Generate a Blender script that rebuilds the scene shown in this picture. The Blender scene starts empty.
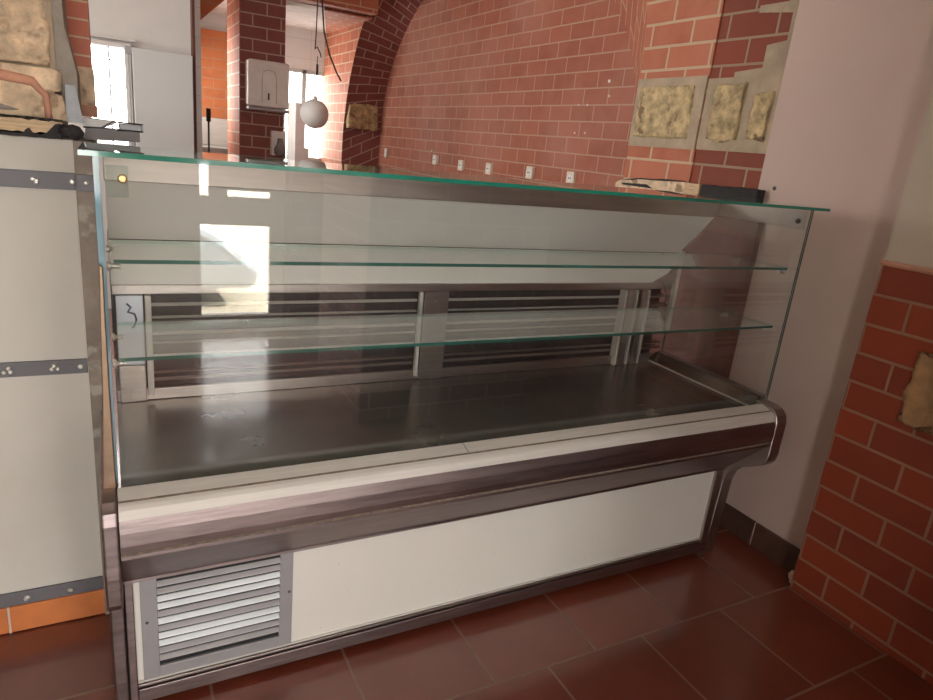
import bpy, bmesh, math, random
from mathutils import Vector, Matrix, noise
random.seed(7)
scene = bpy.context.scene
COL = scene.collection
V = Vector

# ------------------------------------------------------------------ materials
def new_mat(name):
    m = bpy.data.materials.new(name); m.use_nodes = True
    nt = m.node_tree
    for n in list(nt.nodes): nt.nodes.remove(n)
    out = nt.nodes.new('ShaderNodeOutputMaterial')
    return m, nt, out

def N(nt, kind, **kw):
    n = nt.nodes.new(kind)
    for k, v in kw.items():
        if k in n.inputs: n.inputs[k].default_value = v
        else: setattr(n, k, v)
    return n

def c4(c): return (c[0], c[1], c[2], 1)

def ramp(nt, fac, stops):
    r = nt.nodes.new('ShaderNodeValToRGB')
    while len(r.color_ramp.elements) < len(stops): r.color_ramp.elements.new(.5)
    for e, (p, c) in zip(r.color_ramp.elements, stops):
        e.position = p; e.color = c4(c) if len(c) == 3 else c
    nt.links.new(fac, r.inputs['Fac'])
    return r

def mix(nt, fac, a, b, mode='MIX'):
    m = nt.nodes.new('ShaderNodeMix'); m.data_type = 'RGBA'; m.blend_type = mode
    for sock, val in ((m.inputs[0], fac), (m.inputs[6], a), (m.inputs[7], b)):
        if isinstance(val, bpy.types.NodeSocket): nt.links.new(val, sock)
        elif isinstance(val, (int, float)): sock.default_value = val
        else: sock.default_value = c4(val)
    return m.outputs[2]

def simple(name, col, rough=.5, metal=0., var=.08, scale=8., bump=0., bscale=60., spots=None, stretch=None, coat=0., rvar=.08):
    m, nt, out = new_mat(name)
    L = nt.links.new
    p = N(nt, 'ShaderNodeBsdfPrincipled', Roughness=rough, Metallic=metal)
    if coat: p.inputs['Coat Weight'].default_value = coat
    tc = N(nt, 'ShaderNodeTexCoord'); mp = N(nt, 'ShaderNodeMapping')
    if stretch: mp.inputs['Scale'].default_value = stretch
    L(tc.outputs['Object'], mp.inputs['Vector'])
    nz = N(nt, 'ShaderNodeTexNoise', Scale=scale, Detail=6., Roughness=.6); L(mp.outputs[0], nz.inputs['Vector'])
    a = tuple(max(0, x*(1-var)) for x in col); b = tuple(min(1, x*(1+var)) for x in col)
    r = ramp(nt, nz.outputs['Fac'], [(.3, a), (.7, b)])
    colout = r.outputs[0]
    if spots:
        n2 = N(nt, 'ShaderNodeTexNoise', Scale=spots[1], Detail=3.); L(tc.outputs['Object'], n2.inputs['Vector'])
        r2 = ramp(nt, n2.outputs['Fac'], [(spots[2], (0, 0, 0)), (spots[2]+.06, (1, 1, 1))])
        colout = mix(nt, r2.outputs[0], colout, spots[0])
    L(colout, p.inputs['Base Color'])
    mr = N(nt, 'ShaderNodeMapRange'); mr.inputs['To Min'].default_value = max(.02, rough-rvar); mr.inputs['To Max'].default_value = rough+rvar
    L(nz.outputs['Fac'], mr.inputs['Value']); L(mr.outputs[0], p.inputs['Roughness'])
    if bump:
        n3 = N(nt, 'ShaderNodeTexNoise', Scale=bscale, Detail=5.); L(mp.outputs[0], n3.inputs['Vector'])
        bp = N(nt, 'ShaderNodeBump', Strength=bump, Distance=.01); L(n3.outputs['Fac'], bp.inputs['Height'])
        L(bp.outputs[0], p.inputs['Normal'])
    L(p.outputs[0], out.inputs[0])
    return m

def brick_mat(name, c1, c2, c3, mortar, bw=.235, bh=.098, ms=.006, off=(0, 0), rough=.65, bump=.5, coat=0., dust=None, offset=.5, nbump=.25):
    m, nt, out = new_mat(name); L = nt.links.new
    uv = N(nt, 'ShaderNodeUVMap'); mp = N(nt, 'ShaderNodeMapping'); mp.inputs['Location'].default_value = (off[0], off[1], 0)
    L(uv.outputs[0], mp.inputs['Vector'])
    wob = N(nt, 'ShaderNodeTexNoise', Scale=3., Detail=2.); L(mp.outputs[0], wob.inputs['Vector'])
    vm = N(nt, 'ShaderNodeVectorMath', operation='MULTIPLY_ADD')
    vm.inputs[1].default_value = (.006, .006, 0)
    L(wob.outputs['Color'], vm.inputs[0]); L(mp.outputs[0], vm.inputs[2])
    def br(ca, cb, mo):
        b = N(nt, 'ShaderNodeTexBrick', Scale=1.)
        b.offset = offset; b.squash = 1
        b.inputs['Color1'].default_value = c4(ca); b.inputs['Color2'].default_value = c4(cb); b.inputs['Mortar'].default_value = c4(mo)
        b.inputs['Mortar Size'].default_value = ms; b.inputs['Mortar Smooth'].default_value = .25
        b.inputs['Brick Width'].default_value = bw; b.inputs['Row Height'].default_value = bh
        L(vm.outputs[0], b.inputs['Vector']); return b
    b1 = br(c1, c2, mortar)
    nz = N(nt, 'ShaderNodeTexNoise', Scale=5., Detail=8., Roughness=.65); L(mp.outputs[0], nz.inputs['Vector'])
    r = ramp(nt, nz.outputs['Fac'], [(.35, (0, 0, 0)), (.7, (1, 1, 1))])
    inv = N(nt, 'ShaderNodeMath', operation='SUBTRACT'); inv.inputs[0].default_value = 1; L(b1.outputs['Fac'], inv.inputs[1])
    f = N(nt, 'ShaderNodeMath', operation='MULTIPLY'); L(r.outputs[0], f.inputs[0]); L(inv.outputs[0], f.inputs[1])
    f2 = N(nt, 'ShaderNodeMath', operation='MULTIPLY'); f2.inputs[1].default_value = .6; L(f.outputs[0], f2.inputs[0])
    colr = mix(nt, f2.outputs[0], b1.outputs['Color'], c3)
    if dust:
        n2 = N(nt, 'ShaderNodeTexNoise', Scale=dust[1], Detail=4.); L(mp.outputs[0], n2.inputs['Vector'])
        r2 = ramp(nt, n2.outputs['Fac'], [(.45, (0, 0, 0)), (.75, (dust[2],)*3)])
        colr = mix(nt, r2.outputs[0], colr, dust[0])
    p = N(nt, 'ShaderNodeBsdfPrincipled', Roughness=rough)
    if coat: p.inputs['Coat Weight'].default_value = coat; p.inputs['Coat Roughness'].default_value = .14; p.inputs['Coat IOR'].default_value = 1.75; cw = N(nt, 'ShaderNodeMath', operation='MULTIPLY'); cw.inputs[1].default_value = coat; L(inv.outputs[0], cw.inputs[0]); L(cw.outputs[0], p.inputs['Coat Weight'])
    L(colr, p.inputs['Base Color'])
    bh_ = br((1, 1, 1), (1, 1, 1), (0, 0, 0))
    n3 = N(nt, 'ShaderNodeTexNoise', Scale=40., Detail=5.); L(mp.outputs[0], n3.inputs['Vector'])
    ma = N(nt, 'ShaderNodeMath', operation='MULTIPLY_ADD'); ma.inputs[1].default_value = nbump
    L(n3.outputs['Fac'], ma.inputs[0]); L(bh_.outputs['Color'], ma.inputs[2])
    bp = N(nt, 'ShaderNodeBump', Strength=bump, Distance=.006); L(ma.outputs[0], bp.inputs['Height']); L(bp.outputs[0], p.inputs['Normal'])
    L(p.outputs[0], out.inputs[0])
    return m

def glass_mat(name, tint=(.93, .975, .955), ior=1.5, dirt=.02):
    m, nt, out = new_mat(name); L = nt.links.new
    t = N(nt, 'ShaderNodeBsdfTransparent', Color=c4(tint)); g = N(nt, 'ShaderNodeBsdfGlossy', Roughness=.0, Color=(1, 1, 1, 1))
    fr = N(nt, 'ShaderNodeFresnel', IOR=ior)
    geo = N(nt, 'ShaderNodeNewGeometry')
    # same reflectance from either side of the pane
    fl = N(nt, 'ShaderNodeVectorMath', operation='SCALE'); sg = N(nt, 'ShaderNodeMath', operation='MULTIPLY_ADD')
    sg.inputs[1].default_value = -2; sg.inputs[2].default_value = 1
    L(geo.outputs['Backfacing'], sg.inputs[0]); L(geo.outputs['Normal'], fl.inputs[0]); L(sg.outputs[0], fl.inputs['Scale'])
    dot = N(nt, 'ShaderNodeLayerWeight', Blend=.5)
    # Schlick from facing
    fc = N(nt, 'ShaderNodeMath', operation='POWER'); fc.inputs[1].default_value = 5
    L(dot.outputs['Facing'], fc.inputs[0])
    ma = N(nt, 'ShaderNodeMath', operation='MULTIPLY_ADD'); ma.inputs[1].default_value = .94; ma.inputs[2].default_value = .06
    L(fc.outputs[0], ma.inputs[0])
    nt.nodes.remove(fl); nt.nodes.remove(sg); nt.nodes.remove(geo); nt.nodes.remove(fr)
    ms = N(nt, 'ShaderNodeMixShader'); L(ma.outputs[0], ms.inputs[0]); L(t.outputs[0], ms.inputs[1]); L(g.outputs[0], ms.inputs[2])
    if dirt:
        d = N(nt, 'ShaderNodeBsdfDiffuse', Color=(.8, .8, .78, 1))
        tc = N(nt, 'ShaderNodeTexCoord'); nz = N(nt, 'ShaderNodeTexNoise', Scale=3., Detail=7.); L(tc.outputs['Object'], nz.inputs['Vector'])
        r = ramp(nt, nz.outputs['Fac'], [(.35, (dirt*.3,)*3), (.75, (dirt*1.6,)*3)])
        m2 = N(nt, 'ShaderNodeMixShader'); L(r.outputs[0], m2.inputs[0]); L(ms.outputs[0], m2.inputs[1]); L(d.outputs[0], m2.inputs[2])
        L(m2.outputs[0], out.inputs[0])
    else: L(ms.outputs[0], out.inputs[0])
    return m

M = {}
M['floor'] = brick_mat('terracotta_floor', (.185, .036, .016), (.125, .026, .014), (.22, .05, .024), (.22, .13, .09), bw=.357, bh=.365, ms=.0045, off=(-.893+.1785+.357*20, -1.227+.365*20), rough=.38, bump=.25, nbump=.05, coat=.8)
M['brick_right'] = brick_mat('red_brick_right', (.32, .050, .016), (.22, .034, .014), (.29, .052, .022), (.34, .18, .105), off=(-1.105-.1175+.235*20, -1.208+.098*40), ms=.0055, rough=.6)
M['brick_back'] = brick_mat('rosy_brick', (.40, .125, .072), (.31, .09, .052), (.45, .18, .115), (.48, .31, .22), off=(.05, .01), ms=.005, rough=.6, dust=((.6, .36, .28), 1.1, .35))
M['brick_pillar'] = brick_mat('pale_red_brick', (.50, .15, .08), (.38, .095, .042), (.54, .21, .12), (.56, .40, .26), off=(.04, .012), bw=.25, ms=.007, rough=.65)
M['brick_dark'] = brick_mat('deep_red_brick', (.26, .042, .014), (.17, .028, .011), (.25, .055, .022), (.34, .23, .15), off=(.09, .012), ms=.006, rough=.65)
M['brick_plum'] = brick_mat('plum_brick', (.27, .085, .070), (.20, .062, .055), (.31, .115, .09), (.50, .38, .32), off=(.02, .03), ms=.006)
M['brick_orange'] = brick_mat('orange_brick', (.55, .16, .05), (.42, .11, .04), (.60, .22, .08), (.42, .22, .13), off=(.0, .0), ms=.005)
M['brick_left'] = brick_mat('left_brick', (.60, .16, .09), (.52, .13, .08), (.6, .24, .15), (.68, .50, .36), off=(.1, .03), bh=.0455, bw=.22, ms=.003)
M['plaster_l'] = simple('left_plaster', (.64, .61, .555), .7, var=.05, scale=3., bump=.06, bscale=25, spots=((.60, .56, .49), 2.2, .62))
M['plaster_r'] = simple('right_plaster', (.60, .46, .405), .75, var=.04, scale=2.5, bump=.12, bscale=14)
M['plaster_c'] = simple('cream_plaster', (.54, .46, .37), .75, var=.04, scale=2.5, bump=.1, bscale=14)
M['ceiling'] = simple('ceiling_white', (.72, .70, .66), .8)
M['ceiling2'] = simple('ceiling_white2', (.75, .73, .70), .8)
M['white_tile'] = brick_mat('white_wall_tile', (.72, .74, .72), (.70, .72, .70), (.74, .75, .73), (.55, .58, .56), bw=.30, bh=.20, ms=.003, rough=.3, bump=.2, offset=0.)
M['far_white'] = simple('far_white_wall', (.62, .60, .58), .5, var=.03)
M['unit_grey'] = simple('dull_steel_unit', (.42, .41, .39), .35, .3)
M['steel'] = simple('brushed_steel', (.45, .40, .375), .37, 1., var=.1, scale=6, stretch=(1, 30, 30), bump=.05, bscale=10)
M['steel_plum'] = simple('scuffed_steel', (.30, .243, .238), .43, 1., var=.2, scale=5, stretch=(1.2, 12, 12), bump=.08, bscale=9)
M['bar'] = simple('bright_bar', (.80, .78, .74), .35, .6, var=.05)
M['bronze'] = simple('brownish_bar', (.30, .215, .15), .4, 1., var=.25, scale=12)
M['steel_hdr'] = simple('dull_header_steel', (.40, .35, .32), .42, .9, var=.12, scale=5, stretch=(1, 12, 12))
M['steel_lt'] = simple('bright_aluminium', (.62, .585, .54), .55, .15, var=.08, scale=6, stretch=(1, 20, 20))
M['deck'] = simple('deck_steel', (.20, .182, .15), .26, .85, var=.22, scale=3., bump=.02, bscale=30, rvar=.06)
M['dark_metal'] = simple('dark_metal', (.10, .09, .09), .4, .6, var=.2)
M['casing'] = simple('dark_casing', (.045, .042, .04), .45, .3, var=.3, scale=30)
M['black'] = simple('black_void', (.012, .012, .013), .6)
M['grey_paint'] = simple('grey_painted_metal', (.36, .35, .36), .45, .3, var=.05)
M['strip'] = simple('grey_strip', (.17, .165, .18), .55, .2, var=.08, scale=12)
M['zinc'] = simple('zinc_fixing', (.7, .68, .63), .4, .7, var=.2, scale=60)
M['white_panel'] = simple('white_laminate', (.76, .73, .67), .38, var=.03, scale=2., spots=((.45, .33, .24), 75., .73))
M['white_rear'] = simple('rear_white_panel', (.86, .84, .79), .4, var=.05, scale=2.2)  # kept darker than the sloping panel, evening out their shading by colour
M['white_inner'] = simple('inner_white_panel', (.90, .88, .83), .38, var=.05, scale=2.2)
M['slat_lit'] = simple('lit_slat', (.78, .82, .83), .4)
M['slat_shaded'] = simple('shaded_slat', (.38, .365, .37), .45)
M['skirt_d'] = simple('dark_skirting', (.085, .042, .03), .45, var=.3, scale=9)
M['skirt_o'] = simple('orange_skirting', (.62, .20, .06), .5, var=.12, scale=9)
M['grout'] = simple('grout', (.6, .5, .4), .8)
M['post'] = simple('weathered_post', (.27, .225, .19), .7, var=.3, scale=9, bump=.6, bscale=22, spots=((.42, .38, .33), 14., .6))
M['stone'] = simple('rough_yellow_stone', (.52, .40, .22), .85, var=.5, scale=22, bump=1., bscale=44, spots=((.24, .16, .09), 15., .62))
M['stone_r'] = simple('brown_rough_stone', (.36, .21, .10), .85, var=.4, scale=11, bump=1., bscale=26)
M['mortar'] = simple('old_mortar', (.44, .35, .25), .9, var=.2, scale=9, bump=.7, bscale=40)
M['stone_l'] = simple('cream_stone', (.70, .53, .36), .85, var=.42, scale=17, bump=1., bscale=34, spots=((.36, .25, .16), 16., .60))
M['clay'] = simple('faded_clay', (.60, .30, .20), .8, var=.2, scale=9, bump=.4)
M['groove'] = simple('grey_groove_plaster', (.33, .29, .25), .9, var=.25, scale=12, bump=1., bscale=30)
M['bluegrey'] = simple('blue_grey_plaster', (.45, .48, .50), .8, var=.15, scale=20, bump=.4)
M['wood'] = simple('dark_brown_board', (.10, .030, .018), .6, var=.3, scale=5, stretch=(14, 14, 1))
M['grime_line'] = simple('grimy_gap', (.22, .17, .13), .8, var=.4, scale=60)
M['rawwood'] = simple('raw_broken_wood', (.62, .45, .28), .8, var=.3, scale=10, stretch=(2, 2, 16))
M['char'] = simple('black_grime', (.022, .02, .02), .75, var=.3, bump=.6)
M['brown_slab'] = simple('brown_slab', (.11, .085, .08), .4, var=.1)
M['door_grey'] = simple('satin_grey_door', (.52, .53, .52), .28, 0., var=.02, scale=1., rvar=.01)
M['white_plastic'] = simple('white_plastic', (.86, .86, .84), .35)
M['beige_plastic'] = simple('beige_plastic', (.78, .74, .62), .4)
M['smoke_plastic'] = simple('smoky_plastic', (.25, .25, .26), .25)
M['frame'] = simple('window_frame', (.50, .56, .55), .5)
M['lampg'] = simple('globe_shade', (.66, .65, .63), .55, var=.05, scale=14)
M['brass'] = simple('brass', (.60, .42, .20), .3, 1.)
M['rubber'] = simple('rubber', (.02, .02, .02), .7)
M['glass'] = glass_mat('clear_glass', (.985, .995, .99), dirt=.008)
M['shelfglass'] = glass_mat('shelf_glass', (.975, .99, .985), dirt=.03)
M['edge_soft'] = glass_mat('soft_green_edge', (.45, .75, .65), dirt=.05)
M['acrylic'] = glass_mat('acrylic', (.86, .92, .90), dirt=.1)
M['edge'] = simple('green_glass_edge', (.015, .22, .155), .12, 0, var=.25, scale=3, coat=1.)
M['edge_teal'] = simple('teal_glass_edge', (.015, .12, .095), .12, 0, var=.25, scale=3, coat=.6)
M['edge_dark'] = simple('dark_green_glass_edge', (.03, .08, .065), .12, 0, var=.2, scale=3, coat=.6)
M['edge_blue'] = simple('blue_glass_edge', (.17, .31, .38), .12, 0, var=.2, scale=3, coat=.6)
M['plate_blue'] = simple('pale_coated_metal', (.55, .60, .68), .3, .5, var=.05)
M['ink'] = simple('dark_ink', (.10, .12, .18), .6)
M['car'] = simple('grey_car_paint', (.20, .23, .26), .25, .4, coat=1.)
M['carglass'] = simple('car_window', (.03, .035, .04), .08)
M['headlamp'] = simple('headlamp', (.75, .80, .84), .1, .3)
M['road'] = simple('pale_paving', (.52, .47, .37), .85, var=.06, scale=1.5)
M['plug'] = simple('socket_hole', (.03, .03, .03), .5)

# ------------------------------------------------------------------ mesh tools
def box(bm, x0, x1, y0, y1, z0, z1, mi=0):
    vs = [bm.verts.new((x, y, z)) for z in (z0, z1) for y in (y0, y1) for x in (x0, x1)]
    fs = []
    for idx in ((0, 2, 3, 1), (4, 5, 7, 6), (0, 1, 5, 4), (2, 6, 7, 3), (0, 4, 6, 2), (1, 3, 7, 5)):
        f = bm.faces.new([vs[i] for i in idx]); f.material_index = mi; fs.append(f)
    return fs

def prism(bm, prof, axis, a, b, mi=0):
    """prof: closed 2D outline; axis 0: (y,z) swept in x; 1: (x,z) in y; 2: (x,y) in z"""
    def P(p, t):
        return {0: (t, p[0], p[1]), 1: (p[0], t, p[1]), 2: (p[0], p[1], t)}[axis]
    A = [bm.verts.new(P(p, a)) for p in prof]; B = [bm.verts.new(P(p, b)) for p in prof]
    n = len(prof); fs = []
    fs.append(bm.faces.new(A)); fs.append(bm.faces.new(B[::-1]))
    for i in range(n):
        j = (i+1) % n
        fs.append(bm.faces.new((A[i], B[i], B[j], A[j])))
    for f in fs: f.material_index = mi
    return fs

def tube(bm, pts, r, seg=8, mi=0, cap=True):
    pts = [V(p) for p in pts]; rings = []
    for i, p in enumerate(pts):
        t = (pts[min(i+1, len(pts)-1)]-pts[max(i-1, 0)]).normalized()
        up = V((0, 0, 1)) if abs(t.z) < .9 else V((1, 0, 0))
        u = t.cross(up).normalized(); w = t.cross(u)
        rr = r[i] if isinstance(r, (list, tuple)) else r
        rings.append([bm.verts.new(p+(u*math.cos(a)+w*math.sin(a))*rr) for a in (2*math.pi*k/seg for k in range(seg))])
    for a, b in zip(rings, rings[1:]):
        for k in range(seg):
            f = bm.faces.new((a[k], a[(k+1) % seg], b[(k+1) % seg], b[k])); f.smooth = True; f.material_index = mi
    if cap:
        bm.faces.new(rings[0]).material_index = mi; bm.faces.new(rings[-1][::-1]).material_index = mi

def lathe(bm, c, axis, prof, seg=24, mi=0):
    """prof: (radius, along) along axis unit vector"""
    ax = V(axis).normalized(); up = V((0, 0, 1)) if abs(ax.z) < .9 else V((1, 0, 0))
    u = ax.cross(up).normalized(); w = ax.cross(u); c = V(c); rings = []
    for r, h in prof:
        rings.append([bm.verts.new(c+ax*h+(u*math.cos(a)+w*math.sin(a))*max(r, 1e-4)) for a in (2*math.pi*k/seg for k in range(seg))])
    for a, b in zip(rings, rings[1:]):
        for k in range(seg):
            f = bm.faces.new((a[k], a[(k+1) % seg], b[(k+1) % seg], b[k])); f.smooth = True; f.material_index = mi
    bm.faces.new(rings[0]).material_index = mi; bm.faces.new(rings[-1][::-1]).material_index = mi

def auto_uv(bm):
    uv = bm.loops.layers.uv.verify()
    for f in bm.faces:
        n = f.normal
        for l in f.loops:
            c = l.vert.co
            if abs(n.x) >= abs(n.y) and abs(n.x) >= abs(n.z): l[uv].uv = (c.y, c.z)
            elif abs(n.y) >= abs(n.z): l[uv].uv = (c.x, c.z)
            else: l[uv].uv = (c.x, c.y)

def obj(name, bm, mats, parent=None, bevel=0., seg=2, uv=True):
    bmesh.ops.recalc_face_normals(bm, faces=bm.faces)
    if uv is True:
        bm.normal_update(); auto_uv(bm)
    me = bpy.data.meshes.new(name)
    if parent is not None:
        bmesh.ops.translate(bm, verts=bm.verts, vec=-world_loc(parent))
    bm.to_mesh(me); bm.free()
    if not isinstance(mats, (list, tuple)): mats = [mats]
    for k in mats: me.materials.append(M[k])
    o = bpy.data.objects.new(name, me); COL.objects.link(o)
    if parent is not None: o.parent = parent
    if bevel:
        md = o.modifiers.new('bevel', 'BEVEL'); md.width = bevel; md.segments = seg; md.limit_method = 'ANGLE'; md.angle_limit = .6
    return o

def world_loc(o):
    p = V((0, 0, 0))
    while o is not None: p += o.location; o = o.parent
    return p

def thing(name, label, cat, loc=(0, 0, 0), group=None):
    o = bpy.data.objects.new(name, None); COL.objects.link(o); o.location = loc
    o.empty_display_size = .1
    o['label'] = label; o['category'] = cat
    if group: o['group'] = group
    return o

def tag(o, label, cat, group=None):
    o['label'] = label; o['category'] = cat
    if group: o['group'] = group
    return o

def struct(name, bm, mats, label=None, parent=None, **kw):
    o = obj(name, bm, mats, parent, **kw)
    if parent is None:
        o['kind'] = 'structure'
        o['label'] = label or name.replace('_', ' ')
        o['category'] = name.split('_')[0]
    elif label: o['label'] = label
    return o

def B(name, x0, x1, y0, y1, z0, z1, mat, parent=None, bevel=0.):
    bm = bmesh.new(); box(bm, x0, x1, y0, y1, z0, z1); return obj(name, bm, mat, parent, bevel)

def rough_block(name, x0, x1, y0, y1, z0, z1, mat, parent, face, amp=.008, n=16, edge=.01, seed=0):
    """a lumpy stone whose outer face (axis, sign) is displaced and whose outline wanders"""
    ax, sg = face
    lo = [x0, y0, z0]; hi = [x1, y1, z1]
    u, w = [i for i in range(3) if i != ax]
    bm = bmesh.new(); g = []
    out = hi[ax] if sg > 0 else lo[ax]; inn = lo[ax] if sg > 0 else hi[ax]
    for i in range(n+1):
        row = []
        for j in range(n+1):
            p = [0, 0, 0]; s, t = i/n, j/n
            p[u] = lo[u]+(hi[u]-lo[u])*s; p[w] = lo[w]+(hi[w]-lo[w])*t
            e = min(s, 1-s, t, 1-t)
            d = noise.noise(V((p[u]*14+seed, p[w]*14, seed)))*amp+noise.noise(V((p[u]*45, p[w]*45, seed+4)))*amp*.8+noise.noise(V((p[u]*110, p[w]*110, seed+2)))*amp*.4
            p[ax] = out+sg*(d - (amp if e < .01 else 0))
            if e < .01:
                k = noise.noise(V((p[u]*9, p[w]*9, seed+9)))*edge*2
                cu = (lo[u]+hi[u])/2; cw = (lo[w]+hi[w])/2
                p[u] += (k-edge)*(1 if p[u] > cu else -1); p[w] += (k-edge)*(1 if p[w] > cw else -1)
            row.append(bm.verts.new(p))
        g.append(row)
    for i in range(n):
        for j in range(n):
            f = bm.faces.new((g[i][j], g[i+1][j], g[i+1][j+1], g[i][j+1])); f.smooth = True
    rim = [g[i][0] for i in range(n+1)]+[g[n][j] for j in range(1, n+1)]+[g[i][n] for i in range(n-1, -1, -1)]+[g[0][j] for j in range(n-1, 0, -1)]
    back = []
    for v in rim:
        p = list(v.co); p[ax] = inn; back.append(bm.verts.new(p))
    k = len(rim)
    for i in range(k): bm.faces.new((rim[i], rim[(i+1) % k], back[(i+1) % k], back[i]))
    bm.faces.new(back)
    return obj(name, bm, mat, parent)

# ------------------------------------------------------------------ the room
bm = bmesh.new(); box(bm, -2.6, 3.1, -2.15, 8.3, -.1, 0); struct('floor', bm, 'floor', 'dark red terracotta tile floor')
# right side: proud brick dado with plaster above, then white wall, then brick pier
bm = bmesh.new(); box(bm, 2.15, 2.6, -2.0, 1.222, 0, 1.206)
wr = struct('wall_right', bm, 'brick_right', 'red brick lower wall at the right edge')
bm = bmesh.new(); prism(bm, [(2.148, 1.2), (2.142, 1.208), (2.146, 1.216), (2.2, 1.216), (2.2, 1.2)], 1, -2.0, 1.226)
struct('coping', bm, 'clay', 'thin brown mortar edge on top of the bricks', parent=wr)
rough_block('inset_stone', 2.136, 2.2, .70, 1.045, .735, .985, 'stone_r', wr, (0, -1), .012, n=26, seed=3, edge=.035)['label'] = 'rough yellow stone set in the red bricks'
bm = bmesh.new(); box(bm, 2.156, 2.6, -2.0, 1.222, 1.207, 2.95); struct('wall_right_upper', bm, 'plaster_c', 'cream plastered wall above the brick')
bm = bmesh.new(); box(bm, 2.245, 2.6, 1.222, 1.822, 0, 2.95); struct('wall_right_recess', bm, 'plaster_r', 'white plastered wall beside the counter')
sk = bmesh.new(); box(sk, 2.232, 2.245, 1.222, 1.47, 0, .103); box(sk, 2.232, 2.245, 1.476, 1.756, 0, .103)
struct('baseboard_right', sk, 'skirt_d', 'dark brown tile skirting below the white wall', bevel=.002)
g = bmesh.new(); box(g, 2.235, 2.245, 1.47, 1.476, 0, .1); struct('joint', g, 'grout', parent=bpy.data.objects['baseboard_right'])
rough_block('broken_corner', 2.16, 2.245, 1.222, 1.24, 0, .055, 'mortar', wr, (1, 1), .01, seed=5, edge=.006)

# dark front pier of the arch
bm = bmesh.new(); box(bm, 2.258, 2.7, 1.822, 2.19, 0, 2.95)
pier = struct('wall_pier', bm, 'brick_dark', 'deep red brick pier next to the white wall')
bm = bmesh.new(); box(bm, 2.252, 2.27, 1.824, 2.19, 1.515, 1.80)
prism(bm, [(1.824, 1.80), (1.824, 2.95), (1.88, 2.95), (1.87, 2.055), (2.0, 2.055), (2.0, 2.03), (1.845, 2.015), (1.845, 1.92), (1.93, 1.91), (1.93, 1.83), (2.06, 1.82), (2.06, 1.80)], 0, 2.252, 2.27)
struct('mortar_bed', bm, 'mortar', parent=pier)
rough_block('stone', 2.238, 2.262, 1.975, 2.145, 1.545, 1.785, 'stone', pier, (0, -1), .009, seed=11)['label'] = 'brownish rough stone'
rough_block('stone', 2.24, 2.262, 1.845, 1.935, 1.555, 1.745, 'stone', pier, (0, -1), .009, seed=14)['label'] = 'narrow reddish stone at the pier edge'

# back room long brick wall with blind arch
def arch_pts(yn, yf, zn, zf, apex, n=40):
    c = (yn+yf)/2; a = (yf-yn)/2; out = []
    for i in range(n+1):
        z0 = zn if i <= n//2 else zf
        out.append((c-a*math.cos(math.pi*i/n), z0+(apex-z0)*math.sin(math.pi*i/n)))
    return out
XF, XB = 2.25, 2.66
f_arc = [(2.62, 0)]+arch_pts(2.62, 7.2, 1.92, 1.25, 3.2)+[(7.2, 0)]
b_arc = [(3.09, 0)]+arch_pts(3.09, 7.17, 1.6, 1.45, 2.92)+[(7.17, 0)]
bm = bmesh.new(); uvl = bm.loops.layers.uv.verify()
def face_uv(co, uvs, mi=0):
    f = bm.faces.new([bm.verts.new(c) for c in co]); f.material_index = mi
    for l, q in zip(f.loops, uvs): l[uvl].uv = q
    return f
top = 3.3
n = len(f_arc)
# front face strips: pier part, spandrel, far part
face_uv([(XF, 2.19, 0), (XF, 2.62, 0), (XF, 2.62, top), (XF, 2.19, top)], [(2.19, 0), (2.62, 0), (2.62, top), (2.19, top)])
face_uv([(XF, 7.2, 0), (XF, 8.1, 0), (XF, 8.1, top), (XF, 7.2, top)], [(7.2, 0), (8.1, 0), (8.1, top), (7.2, top)], 0)
for i in range(1, n-2):
    (y0, z0), (y1, z1) = f_arc[i], f_arc[i+1]
    face_uv([(XF, y0, z0), (XF, y1, z1), (XF, y1, top), (XF, y0, top)], [(y0, z0), (y1, z1), (y1, top), (y0, top)])
s = 0
for i in range(n-1):
    (y0, z0), (y1, z1) = f_arc[i], f_arc[i+1]; (p0, q0), (p1, q1) = b_arc[i], b_arc[i+1]
    ds = math.hypot(y1-y0, z1-z0)
    s0 = z0 if i == 0 else s; s1 = s0+ds; s = s1
    mi = 1 if y0 > 5 else 2
    face_uv([(XF, y0, z0), (XF, y1, z1), (XB, p1, q1), (XB, p0, q0)], [(0, s0), (0, s1), (.41, s1), (.41, s0)], mi)
face_uv([(XF, 2.19, 0), (XF, 2.19, top), (2.3, 2.19, top), (2.3, 2.19, 0)], [(2.25, 0), (2.25, top), (2.3, top), (2.3, 0)])
bmesh.ops.remove_doubles(bm, verts=bm.verts, dist=1e-5)
aw = struct('wall_arch', bm, ['brick_pillar', 'brick_plum', 'brick_pillar'], 'brick wall with a wide shallow arch', uv=False)
bm = bmesh.new(); box(bm, XB, 2.95, 2.19, 8.1, 0, top); struct('wall_back_brick', bm, 'brick_back', 'long rosy brick wall inside the arch')
rough_block('pier_stone', 2.236, 2.262, 2.235, 2.605, 1.545, 1.785, 'stone', aw, (0, -1), .012, n=22, seed=21)['label'] = 'large rough yellow stone'
bm = bmesh.new(); box(bm, 2.244, 2.262, 2.192, 2.618, 1.512, 1.812); struct('mortar_bed', bm, 'mortar', parent=aw)
rough_block('jamb_stone', 2.27, 2.62, 7.12, 7.19, 1.49, 1.77, 'stone', aw, (1, -1), .01, n=18, seed=25)['label'] = 'yellow stone in the arch jamb'

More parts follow.
